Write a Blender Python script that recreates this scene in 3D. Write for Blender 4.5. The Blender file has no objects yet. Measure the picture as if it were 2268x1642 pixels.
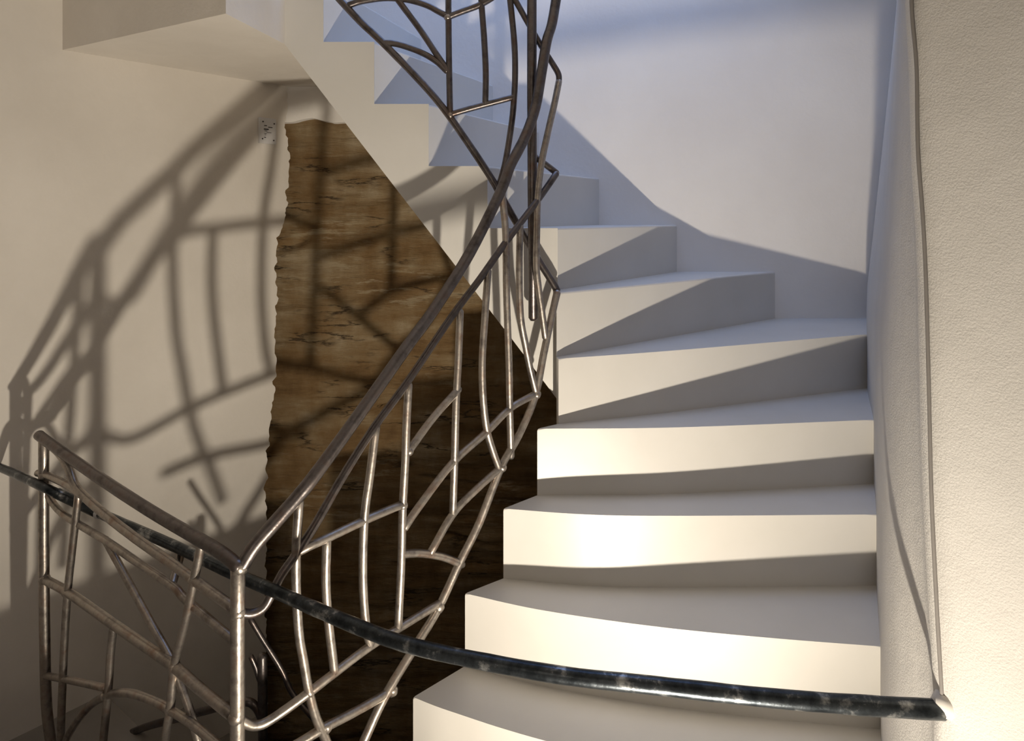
import bpy, bmesh, math, random
from mathutils import Vector, noise as mnoise

random.seed(4)
scene = bpy.context.scene
COL = scene.collection

# ------------------------------------------------------------------ camera, sky, lights, exposure
W, H = 2268, 1642
F = 1484.0            # focal length in pixels
CX, HY = 1134.0, 478.0  # principal column, horizon row
ZC = 1.394            # eye height over the landing
RH = 0.17             # riser height

cam_d = bpy.data.cameras.new('camera'); cam = bpy.data.objects.new('camera', cam_d); COL.objects.link(cam)
cam.location = (0, 0, ZC); cam.rotation_euler = (math.pi/2, 0, 0)
cam_d.sensor_fit = 'HORIZONTAL'; cam_d.sensor_width = 36.0
cam_d.lens = F/W*36.0; cam_d.shift_y = -(H/2-HY)/W
cam_d.clip_start = 0.02
scene.camera = cam

world = bpy.data.worlds.new('sky'); scene.world = world; world.use_nodes = True
bgn = world.node_tree.nodes['Background']
bgn.inputs[0].default_value = (0.30, 0.50, 1.0, 1); bgn.inputs[1].default_value = 3.2

vs = scene.view_settings
vs.view_transform = 'Standard'; vs.look = 'None'; vs.gamma = 1.0; vs.use_curve_mapping = False
vs.exposure = 0.16

# skylight over the upper flight: the world shines through it, the area light only guides sampling
SKY = (-0.45, 0.80, 1.75, 2.38, 2.72)   # x0 x1 y0 y1 z
pl = bpy.data.lights.new('skylight_portal', 'AREA'); pl.shape = 'RECTANGLE'
pl.size = SKY[1]-SKY[0]; pl.size_y = SKY[3]-SKY[2]
try: pl.cycles.is_portal = True
except Exception: pass
po = bpy.data.objects.new('skylight_portal', pl); COL.objects.link(po)
po.location = ((SKY[0]+SKY[1])/2, (SKY[2]+SKY[3])/2, SKY[4]+0.02)

# the floor spotlight at the foot of the stairs (its housing is built below)
LAMP = Vector((0.25, 0.44, 0.17)); AIM = Vector((-0.20, 1.85, 1.85))
sl = bpy.data.lights.new('floor_spot', 'SPOT'); sl.energy = 94; sl.color = (1.0, 0.89, 0.73)
sl.shadow_soft_size = 0.022; sl.spot_size = math.radians(142); sl.spot_blend = 1.0
so = bpy.data.objects.new('floor_spot', sl); COL.objects.link(so); so.location = LAMP
so.rotation_euler = (AIM-LAMP).to_track_quat('-Z', 'Y').to_euler()

# added warm fill light behind the viewer, no fixture
cl = bpy.data.lights.new('landing_fill', 'POINT'); cl.energy = 3.2; cl.color = (1.0, 0.86, 0.70); cl.shadow_soft_size = 0.12
co = bpy.data.objects.new('landing_fill', cl); COL.objects.link(co); co.location = (-0.75, -1.05, 1.75)

# ------------------------------------------------------------------ helpers
def P(px, py, d):
    return Vector(((px-CX)*d/F, d, ZC-(py-HY)*d/F))
def on_z(px, py, z):
    d = (ZC-z)*F/(py-HY); return ((px-CX)*d/F, d)
def tz(k): return (k+1)*RH

def tag(o, label=None, cat=None, group=None, kind=None):
    if label: o['label'] = label
    if cat: o['category'] = cat
    if group: o['group'] = group
    if kind: o['kind'] = kind
    return o
def link(name, me, mat, parent=None, smooth=False):
    o = bpy.data.objects.new(name, me); COL.objects.link(o)
    if mat: me.materials.append(mat)
    if parent: o.parent = parent
    if smooth:
        for p in me.polygons: p.use_smooth = True
    return o
def empty(name):
    o = bpy.data.objects.new(name, None); COL.objects.link(o); o.empty_display_size = 0.1; return o
def bm_obj(name, bm, mat, parent=None, smooth=False):
    bmesh.ops.recalc_face_normals(bm, faces=bm.faces)
    me = bpy.data.meshes.new(name); bm.to_mesh(me); bm.free()
    return link(name, me, mat, parent, smooth)
def prism(pts, z0, z1, bevel_top=None):
    """pts: plan polygon; z0, z1 numbers or functions of (x, y)"""
    f0 = z0 if callable(z0) else (lambda x, y: z0)
    f1 = z1 if callable(z1) else (lambda x, y: z1)
    bm = bmesh.new()
    a = [bm.verts.new((x, y, f0(x, y))) for x, y in pts]
    b = [bm.verts.new((x, y, f1(x, y))) for x, y in pts]
    n = len(pts)
    bm.faces.new(a[::-1]); top = bm.faces.new(b)
    for i in range(n):
        j = (i+1) % n
        bm.faces.new((a[i], a[j], b[j], b[i]))
    if bevel_top:
        es = [e for e in top.edges]
        es = [e for e in es if bevel_top(e)]
        if es: bmesh.ops.bevel(bm, geom=es, offset=0.005, segments=2, affect='EDGES', profile=0.5)
    return bm
def slab(pts3, off):
    """polygon of 3D points pushed along off"""
    bm = bmesh.new(); off = Vector(off)
    a = [bm.verts.new(p) for p in pts3]; b = [bm.verts.new(Vector(p)+off) for p in pts3]
    n = len(a); bm.faces.new(a); bm.faces.new(b[::-1])
    for i in range(n):
        j = (i+1) % n; bm.faces.new((a[i], b[i], b[j], a[j]))
    return bm
def box(x0, x1, y0, y1, z0, z1):
    return prism([(x0, y0), (x1, y0), (x1, y1), (x0, y1)], z0, z1)
def smooth_path(pts, sub=5):
    if len(pts) < 3: return [Vector(p) for p in pts]
    p = [Vector(q) for q in pts]; out = []
    for i in range(len(p)-1):
        p0 = p[i-1] if i else p[i]*2-p[i+1]
        p1, p2 = p[i], p[i+1]
        p3 = p[i+2] if i+2 < len(p) else p[i+1]*2-p[i]
        for s in range(sub):
            t = s/sub; t2 = t*t; t3 = t2*t
            out.append(0.5*((2*p1)+(p2-p0)*t+(2*p0-5*p1+4*p2-p3)*t2+(3*p1-p0-3*p2+p3)*t3))
    out.append(p[-1]); return out
def tube_mesh(name, path, r, seg=10, caps=True, wob=0.0):
    """round bar along path; r number or function of 0..1"""
    fr = r if callable(r) else (lambda t: r)
    n = len(path); bm = bmesh.new(); rings = []
    tang = [(path[min(i+1, n-1)]-path[max(i-1, 0)]).normalized() for i in range(n)]
    u = tang[0].orthogonal().normalized()
    for i in range(n):
        t = tang[i]; u = (u-t*u.dot(t)).normalized(); v = t.cross(u)
        rr = fr(i/(n-1))*(1+wob*mnoise.noise(path[i]*35))
        rings.append([bm.verts.new(path[i]+(u*math.cos(a)+v*math.sin(a))*rr) for a in [2*math.pi*k/seg for k in range(seg)]])
    for i in range(n-1):
        for k in range(seg):
            l = (k+1) % seg
            bm.faces.new((rings[i][k], rings[i][l], rings[i+1][l], rings[i+1][k]))
    if caps:
        for ring, t, sg in ((rings[0], tang[0], -1), (rings[-1], tang[-1], 1)):
            c = sum((w.co for w in ring), Vector())/seg; rad = (ring[0].co-c).length
            inner = [bm.verts.new(c+(w.co-c)*0.62+t*sg*rad*0.6) for w in ring]
            for k in range(seg):
                l = (k+1) % seg
                bm.faces.new((ring[k], ring[l], inner[l], inner[k]) if sg > 0 else (ring[l], ring[k], inner[k], inner[l]))
            bm.faces.new(inner if sg > 0 else inner[::-1])
    bmesh.ops.recalc_face_normals(bm, faces=bm.faces)
    me = bpy.data.meshes.new(name); bm.to_mesh(me); bm.free(); return me
def tube(name, path, r, mat, parent=None, seg=10, wob=0.03):
    return link(name, tube_mesh(name, path, r, seg, True, wob), mat, parent, True)

# ------------------------------------------------------------------ materials
def newmat(name):
    m = bpy.data.materials.new(name); m.use_nodes = True
    nt = m.node_tree; return m, nt, nt.nodes['Principled BSDF']
def N(nt, typ, **kw):
    n = nt.nodes.new(typ)
    for k, v in kw.items(): setattr(n, k, v)
    return n
def ramp(nt, fac, stops):
    r = N(nt, 'ShaderNodeValToRGB'); e = r.color_ramp.elements
    while len(e) < len(stops): e.new(0.5)
    for el, (p, c) in zip(e, stops): el.position = p; el.color = (*c, 1)
    nt.links.new(fac, r.inputs[0]); return r.outputs[0]
def noise_tex(nt, coord, scale, detail=6, rough=0.55, vscale=(1, 1, 1)):
    mp = N(nt, 'ShaderNodeMapping'); mp.inputs['Scale'].default_value = vscale
    nt.links.new(coord, mp.inputs[0])
    n = N(nt, 'ShaderNodeTexNoise'); n.inputs['Scale'].default_value = scale
    n.inputs['Detail'].default_value = detail; n.inputs['Roughness'].default_value = rough
    nt.links.new(mp.outputs[0], n.inputs['Vector']); return n.outputs['Fac']
def bump(nt, b, h, strength, dist):
    bn = N(nt, 'ShaderNodeBump'); bn.inputs['Strength'].default_value = strength; bn.inputs['Distance'].default_value = dist
    nt.links.new(h, bn.inputs['Height'])
    if b.inputs['Normal'].is_linked: nt.links.new(b.inputs['Normal'].links[0].from_socket, bn.inputs['Normal'])
    nt.links.new(bn.outputs[0], b.inputs['Normal'])
def mat_plaster(name, c1, c2, fine, fstr, rough=0.85):
    m, nt, b = newmat(name)
    g = N(nt, 'ShaderNodeNewGeometry').outputs['Position']
    n1 = noise_tex(nt, g, 3.2, 5)
    nt.links.new(ramp(nt, n1, [(0.3, c1), (0.7, c2)]), b.inputs['Base Color'])
    b.inputs['Roughness'].default_value = rough
    bump(nt, b, noise_tex(nt, g, 9, 4), 0.25, 0.012)
    bump(nt, b, noise_tex(nt, g, fine, 5, 0.6), fstr, 0.004)
    return m
M_WALL = mat_plaster('white_plaster', (0.85, 0.815, 0.775), (0.90, 0.87, 0.83), 70, 0.12)
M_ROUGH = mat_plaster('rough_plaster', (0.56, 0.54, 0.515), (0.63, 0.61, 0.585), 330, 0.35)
M_OLD = mat_plaster('old_plaster', (0.75, 0.70, 0.635), (0.84, 0.79, 0.725), 45, 0.25)
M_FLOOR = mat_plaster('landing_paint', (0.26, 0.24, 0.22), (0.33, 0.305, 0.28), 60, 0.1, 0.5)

m, nt, b = newmat('gloss_step_paint'); M_STEP = m
g = N(nt, 'ShaderNodeNewGeometry').outputs['Position']
nt.links.new(ramp(nt, noise_tex(nt, g, 4, 4), [(0.3, (0.69, 0.67, 0.63)), (0.7, (0.74, 0.72, 0.685))]), b.inputs['Base Color'])
b.inputs['Roughness'].default_value = 0.40
bump(nt, b, noise_tex(nt, g, 6, 3), 0.12, 0.01)

m, nt, b = newmat('layered_rock'); M_ROCK = m
g = N(nt, 'ShaderNodeNewGeometry').outputs['Position']
lay = noise_tex(nt, g, 3.0, 10, 0.68, (0.7, 0.7, 4.0))
blot = noise_tex(nt, g, 4.2, 7, 0.62, (1.5, 1, 0.8))
add = N(nt, 'ShaderNodeMath', operation='MULTIPLY_ADD'); add.inputs[1].default_value = 0.5
nt.links.new(blot, add.inputs[0])
sc = N(nt, 'ShaderNodeMath', operation='MULTIPLY'); sc.inputs[1].default_value = 0.5
nt.links.new(lay, sc.inputs[0]); nt.links.new(sc.outputs[0], add.inputs[2])
base = ramp(nt, add.outputs[0], [(0.36, (0.17, 0.092, 0.034)), (0.46, (0.31, 0.188, 0.077)), (0.54, (0.40, 0.28, 0.145)), (0.64, (0.58, 0.46, 0.30))])
def mixc(a, fac, col):
    mx = N(nt, 'ShaderNodeMix', data_type='RGBA'); nt.links.new(fac, mx.inputs[0]); nt.links.new(a, mx.inputs[6]); mx.inputs[7].default_value = (*col, 1); return mx.outputs[2]
def mul(a, c):
    q = N(nt, 'ShaderNodeMath', operation='MULTIPLY'); nt.links.new(a, q.inputs[0]); nt.links.new(c, q.inputs[1]); return q.outputs[0]
def grey(fac, stops): return ramp(nt, fac, [(p, (v, v, v)) for p, v in stops])
# pale flaked streaks, then thin dark bedding cracks
flake = mul(grey(noise_tex(nt, g, 9, 10, 0.7, (0.8, 1, 5)), [(0.53, 0), (0.60, 0.75)]), grey(noise_tex(nt, g, 3.0, 3, 0.5, (1, 1, 2.2)), [(0.50, 0), (0.62, 1)]))
c = mixc(base, flake, (0.56, 0.45, 0.29))
ck = noise_tex(nt, g, 2.6, 8, 0.62, (0.75, 1, 4.6))
crack = mul(grey(ck, [(0.478, 0), (0.497, 1), (0.503, 1), (0.522, 0)]), grey(noise_tex(nt, g, 4.0, 3, 0.5, (1, 1, 2.5)), [(0.5, 0), (0.6, 0.9)]))
c = mixc(c, crack, (0.045, 0.026, 0.012))
nt.links.new(c, b.inputs['Base Color'])
b.inputs['Roughness'].default_value = 0.85
bump(nt, b, noise_tex(nt, g, 5, 12, 0.72, (0.8, 0.8, 5.0)), 1.0, 0.03)
bump(nt, b, noise_tex(nt, g, 45, 7, 0.7, (1, 1, 1.8)), 0.5, 0.01)

def mat_metal(name, dark, light, rust, rmin, rmax, wear=None):
    m, nt, b = newmat(name)
    g = N(nt, 'ShaderNodeNewGeometry').outputs['Position']
    n1 = noise_tex(nt, g, 28, 6, 0.65)
    c = ramp(nt, n1, [(0.30, dark), (0.5, light), (0.70, rust)] if wear is None else [(0.38, dark), (0.56, light), (0.68, wear)])
    nt.links.new(c, b.inputs['Base Color'])
    b.inputs['Metallic'].default_value = 0.9
    rr = N(nt, 'ShaderNodeMapRange'); rr.inputs['To Min'].default_value = rmin; rr.inputs['To Max'].default_value = rmax
    nt.links.new(noise_tex(nt, g, 50, 4), rr.inputs['Value']); nt.links.new(rr.outputs[0], b.inputs['Roughness'])
    bump(nt, b, noise_tex(nt, g, 120, 4), 0.2, 0.002)
    return m
M_STEEL = mat_metal('raw_steel', (0.20, 0.175, 0.16), (0.43, 0.39, 0.35), (0.31, 0.23, 0.185), 0.26, 0.48)
M_STEEL_SHADE = mat_metal('shaded_steel', (0.085, 0.072, 0.070), (0.17, 0.152, 0.148), (0.14, 0.10, 0.085), 0.24, 0.45)  # darker copy of the raw steel: shade of the rails put into colour
M_DARKRAIL = mat_metal('worn_black_steel', (0.030, 0.036, 0.042), (0.075, 0.085, 0.095), None, 0.22, 0.42, (0.42, 0.43, 0.43))

def mat_flat(name, c, rough=0.5, metal=0.0):
    m, nt, b = newmat(name)
    g = N(nt, 'ShaderNodeNewGeometry').outputs['Position']
    k = 0.9
    nt.links.new(ramp(nt, noise_tex(nt, g, 25, 3), [(0.3, tuple(v*k for v in c)), (0.7, c)]), b.inputs['Base Color'])
    b.inputs['Roughness'].default_value = rough; b.inputs['Metallic'].default_value = metal
    return m
M_PLATE = mat_flat('plaque_acrylic', (0.80, 0.79, 0.80), 0.3)
M_INK = mat_flat('plaque_ink', (0.05, 0.045, 0.045), 0.6)
M_GROOVE = mat_flat('groove_dark', (0.20, 0.185, 0.175), 0.9)  # dark tone carries the shade of the wall groove
M_BLACK = mat_flat('black_housing', (0.03, 0.03, 0.03), 0.45)
M_PLUG = mat_flat('filler_plaster', (0.72, 0.69, 0.64), 0.8)

# ------------------------------------------------------------------ structure
CN = Vector((-0.817, 2.44, 0))                       # corner of left wall and back wall
LD = Vector((-0.188, -0.223, 0)).normalized()        # along the left wall, away from the corner
LN = Vector((LD.y, -LD.x, 0)); LN = LN if LN.x < 0 else -LN   # into the left wall
def wall_hit(px, py):
    t = (px-CX)/F
    # CN.x + LD.x s = t (CN.y + LD.y s)
    s = (CN.x-t*CN.y)/(t*LD.y-LD.x)
    d = CN.y+LD.y*s
    return s, ZC-(py-HY)*d/F
def LW(s, z, off=0.0):
    p = CN+LD*s-LN*off; return Vector((p.x, p.y, z))

def ragged(pts, step, amp, seed):
    out = []
    for i in range(len(pts)-1):
        a, b_ = Vector(pts[i]), Vector(pts[i+1]); n = max(1, int((b_-a).length/step))
        for k in range(n):
            q = a.lerp(b_, k/n); v = Vector((q.x*37+seed, q.y*37, seed))
            out.append(q+Vector((mnoise.noise(v)*amp+mnoise.noise(v*4)*amp*0.5, mnoise.noise(v+Vector((9, 4, 2)))*amp*0.6)))
    out.append(Vector(pts[-1])); return out

# left wall, its plaster broken off along the rock
edge_px = [(637, 150), (637, 215), (636, 262), (632, 300), (642, 340), (640, 390), (634, 420), (637, 455), (626, 505), (614, 525), (611, 600), (614, 660), (609, 730), (611, 800), (607, 880), (601, 930), (592, 1000), (588, 1090), (592, 1180), (588, 1300), (590, 1480), (588, 1642)]
edge = ragged([wall_hit(*q) for q in edge_px], 0.009, 0.012, 3.1)
edge = [(-0.02, 3.6), (-0.02, edge[0].y+0.02)] + [(e.x, e.y) for e in edge] + [(edge[-1].x, -1.4)]
poly = [LW(s, z) for s, z in edge] + [LW(5.0, -1.4), LW(5.0, 3.6)]
o = bm_obj('wall_left', slab(poly, LN*0.30), M_OLD); tag(o, 'beige plaster wall crossed by railing shadows left of the rock', kind='structure')

# back wall plaster over the flight, ragged lower edge above the rock
def soff(x): return ZC-0.351-1.335*x
def bpt(px, py): 
    q = P(px, py, 2.44); return (q.x, q.z)
low = [bpt(606, 275), bpt(637, 272), bpt(655, 268), bpt(690, 262), bpt(712, 266), bpt(735, 272), bpt(765, 270), bpt(800, 273)]
low = [(q.x, q.y) for q in ragged(low, 0.012, 0.008, 7.7)]
for x in (-0.45, -0.3, -0.1, 0.1, 0.3): low.append((x, soff(x)+0.07))
low.append((0.45, soff(0.45)+0.05))
low += [(0.9, 0.3), (1.62, 0.3), (1.62, 3.6), (-0.9, 3.6)]
o = bm_obj('wall_back', slab([(x, 2.44, z) for x, z in low], (0, 0.06, 0)), M_WALL); tag(o, 'white plaster back wall above the stairs', kind='structure')

# exposed rock under the upper flight: one carved surface
bm = bmesh.new(); nx, nz = 200, 420; x0, x1, z0, z1 = -1.12, 1.25, -1.35, 2.02
gv = []
for i in range(nx+1):
    row = []
    for j in range(nz+1):
        x = x0+(x1-x0)*i/nx; z = z0+(z1-z0)*j/nz
        w = mnoise.fractal(Vector((x*1.3, 2.0, z*2.0)), 0.8, 2.0, 3)
        zz = z+0.03*w
        l1 = mnoise.fractal(Vector((x*0.8, 0.3, zz*7.0)), 0.9, 2.0, 6)
        l2 = mnoise.fractal(Vector((x*4.0, 3.3, zz*26.0)), 0.8, 2.0, 4)
        crack = abs(mnoise.noise(Vector((x*1.1+4, 5.5, zz*7.0))))
        gate = max(0.0, mnoise.noise(Vector((x*3.2, 9.1, zz*9.0)))-0.12)
        cr = max(0.0, 1-crack/0.05)*min(1.0, gate*3)
        y = 2.482-0.016*l1-0.006*l2+0.04*cr+0.014*w
        y = max(y, 2.445)
        row.append(bm.verts.new((x, y, z)))
    gv.append(row)
for i in range(nx):
    for j in range(nz):
        bm.faces.new((gv[i][j], gv[i+1][j], gv[i+1][j+1], gv[i][j+1]))
o = bm_obj('wall_rock', bm, M_ROCK, None, True); tag(o, 'exposed brown layered rock face under the upper flight', kind='structure')
o = bm_obj('wall_rock_backing', box(-1.6, 1.75, 2.56, 2.66, -1.45, 3.6), M_WALL); o.name = 'wall_behind_rock'; tag(o, kind='structure')

# right wall: a leaning plaster wall that swells into a pier near the viewer
prof = []      # rows of plan points from back corner to behind the viewer, for low and high z
def right_profile(z):
    zl = ZC-0.266; t = max(-1.2, min(1.6, (z-zl)/1.02))   # 0 at the tread corner, 1 at the image top
    t = max(0.0, t)
    lx = line_px(HY+(ZC-z)*F/0.95)
    pts = []
    for y, pb, ptop in ((2.47, 1920, 1990), (2.12, 1920, 1993), (1.787, 1935, 1998), (1.6, 1941, 2002), (1.375, 1950, 2006), (1.17, 1971, 2010)):
        pts.append(((pb+(ptop-pb)*min(t, 1.15)-CX)/F*y, y))
    xs = (lx-CX)/F*0.95
    pts += [((lx-30*(1-min(t, 0.8))-CX)/F*1.02, 1.02), (xs, 0.95), (xs+0.055, 0.86), (xs+0.16, 0.70), (0.95, 0.30), (0.98, -0.5), (0.98, -1.3)]
    return pts
LINE = [(2018, -400), (2020, 30), (2030, 150), (2033, 330), (2043, 470), (2050, 600), (2057, 850), (2063, 1100), (2075, 1350), (2087, 1570), (2092, 2600)]
def line_px(py):
    for (xa, ya), (xb, yb) in zip(LINE, LINE[1:]):
        if py <= yb or (xb, yb) == LINE[-1]:
            return xa+(xb-xa)*max(0, min(1, (py-ya)/(yb-ya)))
    return LINE[-1][0]
bm = bmesh.new(); rows = []
zs = [-0.2+3.8*i/48 for i in range(49)]
for z in zs:
    pp = right_profile(z)
    v3 = smooth_path([(x, y, z) for x, y in pp], 3)
    rows.append([bm.verts.new(v) for v in v3])
for a, b_ in zip(rows, rows[1:]):
    for i in range(len(a)-1): bm.faces.new((a[i], a[i+1], b_[i+1], b_[i]))
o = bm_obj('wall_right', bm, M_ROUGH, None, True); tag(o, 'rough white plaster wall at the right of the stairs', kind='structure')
o = bm_obj('wall_outside_right', box(1.62, 1.74, -1.45, 2.66, -1.45, 3.6), M_WALL); tag(o, kind='structure')
o = bm_obj('wall_front', box(-4.4, 1.75, -1.47, -1.33, -1.45, 3.6), M_WALL); tag(o, kind='structure')

# ceiling with the skylight opening
bm = bmesh.new()
X0, X1, Y0, Y1 = -4.5, 1.8, -1.5, 2.7; sx0, sx1, sy0, sy1, cz = SKY
for a in ((X0, sx0, Y0, Y1), (sx1, X1, Y0, Y1), (sx0, sx1, Y0, sy0), (sx0, sx1, sy1, Y1)):
    t = box(a[0], a[1], a[2], a[3], cz, cz+0.12); me = bpy.data.meshes.new('t'); t.to_mesh(me); t.free(); bm.from_mesh(me); bpy.data.meshes.remove(me)
o = bm_obj('ceiling', bm, M_WALL); tag(o, kind='structure')

# landing under the viewer, plus unseen kerbs added to cut low light
land = [(1.0, -1.33), (1.0, 0.3), (0.66, 0.9), (0.60, 1.05), (0.1, 1.26), (-0.32, 1.40), (-0.47, 1.17), (-1.18, 1.62)]
q = LW(0.98, 0); land += [(q.x, q.y)]; q = LW(4.1, 0); land += [(q.x, q.y), (q.x, -1.33)]
o = bm_obj('floor', prism(land, -0.2, 0.0), M_FLOOR); tag(o, kind='structure')
def shade_kerb(name, a, b_, za, zb, w):
    a, b_ = Vector(a), Vector(b_); n = Vector((-(b_-a).y, (b_-a).x)).normalized()*w
    pts = [a, b_, b_+n, a+n]; zz = {tuple(a): za, tuple(a+n): za, tuple(b_): zb, tuple(b_+n): zb}
    o = bm_obj(name, prism([tuple(q) for q in pts], 0.0, lambda x, y: zz[(x, y)]), M_WALL); tag(o, kind='structure')
shade_kerb('light_stop_1', (-0.45, 1.13), (-1.38, 1.50), 0.25, 0.32, 0.08)
shade_kerb('light_stop_2', (-0.245, 1.40), (-0.45, 1.13), 0.25, 0.25, -0.05)
o = bm_obj('floor_lower', box(-4.4, 1.74, -1.47, 2.66, -1.5, -1.35), M_FLOOR); tag(o, kind='structure')

# upper landing slab at the top of the flight
A = LW(wall_hit(135, 120)[0], 0); zs_ = ZC+0.47
A2 = A+LN*0.02; C2 = CN+LN*0.02
o = bm_obj('upper_landing_slab', prism([(A2.x, A2.y), (-0.665, 1.557), (-0.622, 1.834), (-0.622, 2.45), (C2.x-0.01, 2.45)], zs_, tz(12)), M_OLD)
o.name = 'ceiling_landing'; tag(o, 'underside and edge of the upper landing above the left wall', kind='structure')

# ------------------------------------------------------------------ staircase
E = {
 0: [(-0.32, 1.36), (0.1, 1.22), (0.60, 1.0)],
 1: [on_z(915, 1545, tz(1)), on_z(1000, 1577, tz(1)), on_z(1210, 1642, tz(1)), (0.42, 1.235), (0.665, 1.17)],
 2: [on_z(1030, 1315, tz(2)), on_z(1200, 1352, tz(2)), on_z(1450, 1388, tz(2)), on_z(1700, 1413, tz(2)), on_z(1956, 1433, tz(2))],
 3: [on_z(1115, 1127, tz(3)), on_z(1300, 1140, tz(3)), on_z(1500, 1143, tz(3)), on_z(1946, 1140, tz(3))],
 4: [on_z(1190, 950, tz(4)), on_z(1500, 947, tz(4)), on_z(1942, 930, tz(4))],
 5: [on_z(1237, 795, tz(5)), on_z(1500, 776, tz(5)), on_z(1927, 740, tz(5))],
 6: [(0.118, 1.775), (0.964, 2.445)],
 7: [(0.125, 1.84), (0.604, 2.445)],
 8: [(-0.067, 1.84), (0.32, 2.445)],
 9: [(-0.228, 1.84), (0.10, 2.445)],
 10: [(-0.377, 1.84), (-0.067, 2.445)],
 11: [(-0.516, 1.84), (-0.33, 2.445)],
 12: [(-0.621, 1.84), (-0.621, 2.445)],
}
def curve_plan(pts):
    if len(pts) < 3: return [tuple(p) for p in pts]
    return [(v.x, v.y) for v in smooth_path([(x, y, 0) for x, y in pts], 16)]
stairs = empty('winder_staircase'); stairs.location = (0, 0, 0)
tag(stairs, 'white painted winder staircase turning left up past the rock face', 'staircase')
for k in range(0, 12):
    front, back = curve_plan(E[k]), curve_plan(E[k+1])
    poly = list(front)
    if k == 5: poly += [(1.31, 2.445)]
    elif k < 5:
        poly += []
    poly += back[::-1]
    if k <= 6: zb = tz(k)-(0.36 if k < 5 else 0.46)
    else: zb = (lambda kk: (lambda x, y: max(soff(x)+0.012, tz(kk)-0.62)))(k)
    if k == 0: zb = 0.0
    fr = set((round(x, 4), round(y, 4)) for x, y in front)
    def isfront(e, fr=fr):
        return all((round(v.co.x, 4), round(v.co.y, 4)) in fr for v in e.verts)
    bm_obj('step', prism(poly, zb, tz(k), isfront), M_STEP, stairs)
st = [(0.125, ZC-0.50), (0.125, tz(7))]
for k in range(8, 13):
    x = E[k][0][0]; st += [(x, tz(k-1)), (x, tz(k))]
st += [(-0.634, tz(12)), (-0.634, ZC+0.485)]
o = bm_obj('stringer', slab([(x, 1.834, z) for x, z in st], (0, 0.012, 0)), M_STEP, stairs)

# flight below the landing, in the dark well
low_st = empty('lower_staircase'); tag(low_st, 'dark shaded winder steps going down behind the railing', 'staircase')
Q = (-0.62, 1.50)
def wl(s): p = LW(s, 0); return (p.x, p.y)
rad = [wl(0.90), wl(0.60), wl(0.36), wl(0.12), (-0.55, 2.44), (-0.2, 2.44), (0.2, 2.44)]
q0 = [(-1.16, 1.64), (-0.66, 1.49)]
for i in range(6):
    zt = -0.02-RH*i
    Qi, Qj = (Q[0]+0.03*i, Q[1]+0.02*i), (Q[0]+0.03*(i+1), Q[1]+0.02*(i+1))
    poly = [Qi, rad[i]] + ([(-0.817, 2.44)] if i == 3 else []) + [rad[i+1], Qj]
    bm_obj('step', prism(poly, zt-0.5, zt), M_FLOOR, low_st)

# ------------------------------------------------------------------ welded steel railing
F1 = [(-0.501, 1.22), (-0.3855, 1.305), (-0.273, 1.425), (-0.153, 1.56), (-0.074, 1.62), (0.018, 1.69), (0.083, 1.74), (0.116, 1.765), (0.126, 1.78)]
F0 = [(-0.501, 1.22), (-1.155, 1.65), (-1.3, 1.745)]
def ray_plan(px, line, ext=True):
    t = (px-CX)/F; best = None
    for i in range(len(line)-1):
        (xa, ya), (xb, yb) = line[i], line[i+1]
        den = (xb-xa)-t*(yb-ya)
        if abs(den) < 1e-9: continue
        s = (t*ya-xa)/den
        if -1e-6 <= s <= 1+1e-6: return ya+(yb-ya)*s
        e = -s if s < 0 else s-1
        if best is None or e < best[0]: best = (e, ya+(yb-ya)*max(-0.3, min(1.3, s)))
    return best[1]
def f1(px): return ray_plan(px, F1)
def f0(px): return ray_plan(px, F0)
def f2(px): return 1.78
rail = empty('stair_railing'); tag(rail, 'raw steel pipe railing with curved bars from left post up the stairs', 'railing')
def bar(name, pts, df, r=0.008, off=0.0, sub=5, parent=rail, mat=None, seg=10):
    if mat is None and (df is f2 or name == 'handrail' or (df is f1 and name == 'middle_rail')): mat = M_STEEL_SHADE
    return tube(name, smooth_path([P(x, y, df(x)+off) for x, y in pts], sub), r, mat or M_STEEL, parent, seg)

# posts
d = f1(526)
tube('newel_post', [P(527, 1262, d), P(526, 1400, d), P(526, 1640, d), Vector((P(526, 0, d).x, d, 0.0))], 0.0128, M_STEEL, rail, 14)
d = f0(97)
tube('end_post', smooth_path([P(97, 972, d), P(97, 1200, d), P(99, 1400, d), P(103, 1560, d), P(113, 1650, d), P(116, 1722, d)]), 0.0118, M_STEEL, rail, 14)
tube('hanging_post', [P(1178, -134, 1.765), P(1178, 200, 1.765), P(1179, 400, 1.765), P(1181, 704, 1.765)], 0.0128, M_STEEL_SHADE, rail, 14)
# flight railing between newel and the turn
bar('handrail', [(530, 1262), (540, 1248), (556, 1222), (572, 1200), (610, 1157), (660, 1100), (700, 1050), (800, 912), (900, 770), (960, 688), (1040, 562), (1108, 426), (1130, 368), (1163, 303), (1186, 238), (1200, 157), (1211, 91), (1223, 50), (1236, -30)], f1, 0.0134, seg=14)
bar('middle_rail', [(528, 1357), (556, 1360), (584, 1346), (604, 1312), (625, 1272), (656, 1228), (700, 1160), (760, 1055), (830, 945), (900, 850), (1000, 702), (1060, 622), (1120, 537), (1190, 445), (1232, 385)], f1, 0.0088)
bar('middle_rail', [(1233, 384), (1222, 375), (1205, 362), (1178, 343)], f2, 0.0086)
bar('scroll_bar', [(522, 1585), (540, 1600), (565, 1608), (600, 1595), (680, 1538), (740, 1492), (820, 1432), (890, 1388), (972, 1338)], f1, 0.0086)
bar('bottom_rail', [(690, 1900), (760, 1742), (805, 1645), (850, 1548), (915, 1440), (970, 1350), (1020, 1243), (1062, 1158), (1110, 1035), (1150, 963), (1185, 878), (1205, 780), (1222, 700), (1234, 648)], f1, 0.0098)
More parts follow.
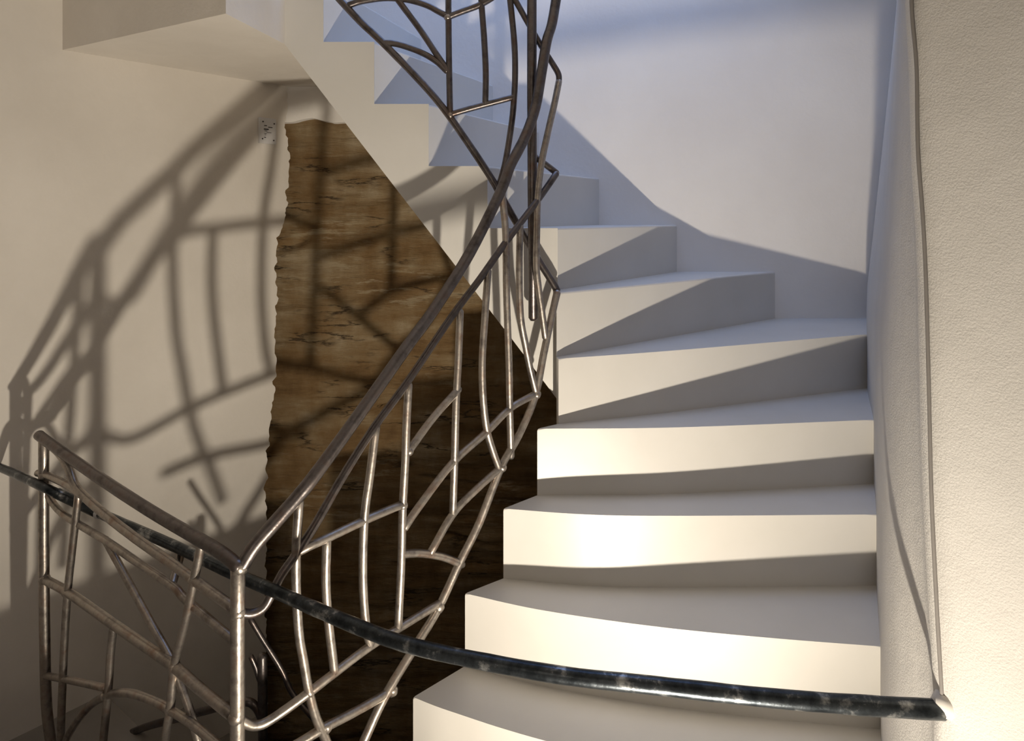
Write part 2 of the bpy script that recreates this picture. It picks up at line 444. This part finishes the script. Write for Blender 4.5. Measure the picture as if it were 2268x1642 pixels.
bar('cross_bar', [(640, 1660), (670, 1642), (720, 1612), (800, 1570), (868, 1530)], f1, 0.0089)
for pts in [
    [(663, 1112), (657, 1200), (656, 1290), (662, 1400), (672, 1462), (684, 1530), (700, 1590), (724, 1645), (740, 1690)],
    [(724, 1198), (722, 1290), (727, 1370), (735, 1440), (741, 1490)],
    [(833, 945), (820, 1050), (808, 1140), (804, 1250), (806, 1330), (813, 1400), (821, 1430)],
    [(905, 852), (900, 950), (898, 1020), (892, 1130), (889, 1250), (882, 1392)],
    [(1019, 690), (1015, 800), (1010, 900), (1007, 1020), (1003, 1138)],
    [(1081, 600), (1074, 700), (1068, 800), (1070, 880), (1078, 950), (1092, 1000), (1106, 1038)],
    [(1112, 428), (1120, 520), (1122, 650), (1127, 800), (1129, 900), (1132, 1012)],
    [(1152, 500), (1150, 600), (1153, 700), (1163, 760), (1175, 820), (1188, 872)],
    [(1238, 180), (1228, 230), (1213, 296), (1198, 370), (1191, 440), (1189, 520), (1188, 590), (1193, 640), (1200, 690), (1208, 748)],
]: bar('baluster', pts, f1, 0.0089)
for pts in [
    [(662, 1222), (690, 1208), (730, 1190), (810, 1152), (890, 1118)],
    [(904, 1002), (916, 985), (960, 925), (1016, 862)],
    [(896, 1170), (930, 1120), (1003, 1025), (1075, 960), (1130, 905), (1188, 872)],
    [(953, 1226), (1004, 1138), (1060, 1080), (1112, 1034)],
    [(890, 1228), (930, 1226), (980, 1234), (1024, 1251)],
]: bar('cross_bar', pts, f1, 0.0089)
# upper flight railing
bar('bottom_rail', [(1234, 645), (1225, 628), (1195, 580), (1155, 513), (1108, 430), (1080, 382), (1000, 264), (940, 190), (845, 92), (800, 50), (735, -20), (700, -62), (645, -130)], f2, 0.0098)
bar('scroll_bar', [(1110, -50), (1141, 0), (1170, 52), (1199, 102), (1225, 143), (1237, 165), (1238, 184)], f2, 0.0082)
for pts in [
    [(993, -372), (993, -60), (994, 100), (997, 258)],
    [(1058, -290), (1064, -40), (1072, 80), (1076, 160), (1075, 230)],
    [(1115, -216), (1124, -60), (1138, 80), (1141, 160), (1137, 240), (1128, 310), (1117, 370), (1104, 416)],
]: bar('baluster', pts, f2, 0.0084)
for pts in [
    [(772, 12), (800, 3), (850, -4), (900, -1), (943, 11), (970, 25), (992, 37)],
    [(992, 38), (1025, 25), (1060, 12), (1095, -8), (1120, -30)],
    [(850, -45), (880, -2), (930, 65), (970, 125), (994, 160)],
    [(845, 95), (880, 98), (930, 115), (965, 135), (990, 158)],
    [(997, 254), (1030, 244), (1074, 232), (1138, 215)],
]: bar('cross_bar', pts, f2, 0.0084)
bar('handrail', [(1236, -32), (1234, -58), (1218, -86), (1178, -134), (1100, -236), (993, -374), (860, -546), (745, -694)], f2, 0.0130, seg=14)
bar('end_post', [(745, -694), (744, -400), (744, -10)], f2, 0.0128, sub=2)
# guard between newel and end post
bar('handrail', [(528, 1256), (505, 1236), (470, 1212), (330, 1130), (200, 1045), (110, 982), (86, 964)], f0, 0.0122, seg=14)
bar('middle_rail', [(107, 982), (134, 1007), (153, 1042), (166, 1075), (190, 1103), (241, 1147), (301, 1193), (384, 1251), (440, 1292), (514, 1345)], f0, 0.0095)
bar('middle_rail', [(84, 1048), (110, 1056), (150, 1075), (190, 1103)], f0, 0.0088)
bar('scroll_bar', [(101, 1075), (105, 1092), (114, 1110), (131, 1131), (160, 1153), (230, 1195), (300, 1243), (384, 1300), (412, 1329), (514, 1416)], f0, 0.0082, 0.012)
bar('lower_rail', [(99, 1284), (150, 1312), (250, 1382), (320, 1430), (385, 1476), (440, 1524), (516, 1586)], f0, 0.0102)
for pts in [
    [(174, 1092), (162, 1200), (150, 1310), (143, 1420), (138, 1530), (134, 1650)],
    [(447, 1200), (430, 1285), (410, 1380), (386, 1475), (378, 1560), (362, 1660)],
    [(252, 1384), (245, 1450), (240, 1530), (233, 1600), (226, 1670)],
]: bar('baluster', pts, f0, 0.0085)
tube('baluster', smooth_path([P(404, 1212, f0(404)+0.12), P(392, 1260, f0(392)+0.06), P(380, 1299, f0(380)+0.012)]), 0.0082, M_STEEL, rail)
bar('cross_bar', [(232, 1194), (262, 1248), (301, 1320), (339, 1390), (374, 1452), (398, 1512), (423, 1582), (440, 1650)], f0, 0.0078, 0.016)
bar('scroll_bar', [(140, 1665), (150, 1632), (172, 1596), (202, 1561), (229, 1545), (256, 1536), (296, 1538), (350, 1558), (377, 1574), (417, 1598), (462, 1634), (515, 1680)], f0, 0.0085)
bar('cross_bar', [(101, 1497), (160, 1508), (232, 1524)], f0, 0.0078)
# weld beads at the joints
def bead(px, py, df, r):
    bm = bmesh.new(); bmesh.ops.create_icosphere(bm, subdivisions=2, radius=r)
    c = P(px, py, df(px))
    for v in bm.verts:
        v.co = v.co*(1+0.18*mnoise.noise(v.co*160+c*20))+c
    bm_obj('weld_bead', bm, M_STEEL, rail, True)
for px, py, df, r in [(530, 1258, f1, 0.0155), (972, 1345, f1, 0.014), (906, 1000, f1, 0.0105), (893, 1120, f1, 0.0105), (1112, 1036, f1, 0.0125), (1188, 874, f1, 0.0125),
                      (869, 1530, f1, 0.0125), (685, 1534, f1, 0.0105), (724, 1612, f1, 0.011), (386, 1476, f0, 0.0125), (148, 1312, f0, 0.0115), (430, 1286, f0, 0.0115),
                      (99, 1284, f0, 0.0135), (376, 1573, f0, 0.0105), (232, 1543, f0, 0.0105), (99, 1056, f0, 0.014), (524, 1588, f1, 0.0145), (527, 1357, f1, 0.0145), (992, 38, f2, 0.011), (997, 256, f2, 0.011)]:
    bead(px, py, df, r)

# railing of the flight below, deep in the shadow
lowr = empty('lower_railing'); tag(lowr, 'dark railing of the flight below seen behind the newel post', 'railing')
def f3(px): return 1.62 if px > 540 else 1.62+0.0009*(540-px)
bar('post', [(581, 1455), (582, 1640), (582, 1760)], f3, 0.0115, parent=lowr, mat=M_STEEL_SHADE)
bar('rail', [(230, 1650), (320, 1612), (400, 1590), (500, 1563), (545, 1555), (566, 1566), (580, 1592)], f3, 0.0095, parent=lowr, mat=M_STEEL_SHADE)
bar('cross_bar', [(555, 1372), (580, 1414), (623, 1483), (648, 1537), (702, 1602), (730, 1650)], f3, 0.0065, parent=lowr, mat=M_STEEL_SHADE)
bar('cross_bar', [(556, 1455), (566, 1478), (573, 1500), (581, 1520)], f3, 0.0065, parent=lowr, mat=M_STEEL_SHADE)

# ------------------------------------------------------------------ black curved handrail across the stairs
hr = empty('black_curved_handrail'); tag(hr, 'worn black steel handrail curving from the right wall across the lower steps', 'handrail')
zr = ZC-0.70
pts = [(2086, 1574, None)]
rp = [(2086, 1573), (1900, 1562), (1700, 1546), (1450, 1519), (1250, 1497), (1050, 1462), (900, 1428), (800, 1392), (700, 1350), (600, 1306), (520, 1272), (400, 1216), (300, 1172), (220, 1137)]
path = []
for px, py in rp:
    dd = (ZC-zr)*F/(py-HY); path.append(P(px, py, dd))
path += [P(150, 1104, 1.615), P(100, 1081, 1.615), P(40, 1053, 1.70), P(0, 1036, 1.765), P(-30, 1024, 1.80)]
main = smooth_path(path, 6)
tube('rail', main, lambda t: 0.0130-0.0030*t, M_DARKRAIL, hr, 16, 0.05)
# white tape ring and sleeve near the left end
def near(px):
    return min(range(len(main)), key=lambda i: abs((main[i].x/main[i].y)-(px-CX)/F))
i = near(222); tube('sleeve', main[i:near(128)+1], 0.0122, M_DARKRAIL, hr, 14)
c, t = main[i], (main[i+1]-main[i-1]).normalized()
tube('tape_ring', [c-t*0.002, c+t*0.002], 0.0136, M_PLATE, hr, 14)
e = main[0]; tube('wall_plug', [e+Vector((0.001, -0.002, 0.006)), e+Vector((0.022, 0.016, 0.010))], 0.017, M_PLUG, hr, 14)

# thin dark tube standing in for a shaded groove down the right wall
pts = []
for px, py in LINE[1:-1]:
    z = ZC-(py-HY)*0.95/F
    pts.append(P(px, min(py, 1556), 0.948))
pts = [P(2016, -120, 0.948)]+pts
o = tube('wall_groove', smooth_path(pts, 6), 0.0026, M_GROOVE, None, 8, 0.1)
tag(o, 'thin dark groove line running down the rough right wall to the black handrail end', 'groove')

# ------------------------------------------------------------------ plaque on the left wall
s0, zt = wall_hit(571, 260); s1, _ = wall_hit(608, 262); _, zb = wall_hit(571, 317)
pq = empty('wall_plaque'); tag(pq, 'small pale screwed plaque with tiny print on the left wall by the rock', 'plaque')
def plate(name, u0, u1, v0, v1, d0, d1, mat, parent):
    """u 0..1 left to right, v 0..1 top to bottom over the plaque"""
    sa, sb = s0+(s1-s0)*u0, s0+(s1-s0)*u1; za, zb_ = zt+(zb-zt)*v0, zt+(zb-zt)*v1
    return bm_obj(name, slab([LW(sa, za, d0), LW(sb, za, d0), LW(sb, zb_, d0), LW(sa, zb_, d0)], -LN*(d1-d0)), mat, parent)
bp = plate('plate', 0, 1, 0, 1, 0.003, 0.011, M_PLATE, pq)
for u, v in ((0.2, 0.16), (0.87, 0.2), (0.17, 0.83), (0.84, 0.86)):
    c = LW(s0+(s1-s0)*u, zt+(zb-zt)*v, 0.011)
    tube('screw', [c, c-LN*0.003], 0.0025, M_INK, pq, 8, 0)
for u0, u1, v, t in ((0.28, 0.44, 0.29, 0.03), (0.52, 0.77, 0.34, 0.035), (0.26, 0.54, 0.42, 0.05), (0.30, 0.46, 0.50, 0.025), (0.42, 0.70, 0.56, 0.018), (0.28, 0.42, 0.60, 0.018), (0.30, 0.40, 0.66, 0.018), (0.28, 0.38, 0.75, 0.03)):
    plate('print_line', u0, u1, v, v+t, 0.0112, 0.0118, M_INK, bp)

# ------------------------------------------------------------------ the floor spotlight itself (below the frame)
fs = empty('floor_spotlight'); tag(fs, 'small black spotlight standing on the landing floor, aimed up the stairs', 'spotlight')
lx, ly = LAMP.x, LAMP.y
tube('base', [Vector((lx, ly-0.02, 0.0)), Vector((lx, ly-0.02, 0.012))], 0.055, M_BLACK, fs, 20, 0)
tube('stem', [Vector((lx, ly-0.03, 0.012)), Vector((lx, ly-0.04, 0.075))], 0.006, M_BLACK, fs, 8, 0)
ax = (AIM-LAMP).normalized()
tube('housing', [LAMP-ax*0.085, LAMP-ax*0.03], 0.032, M_BLACK, fs, 20, 0)
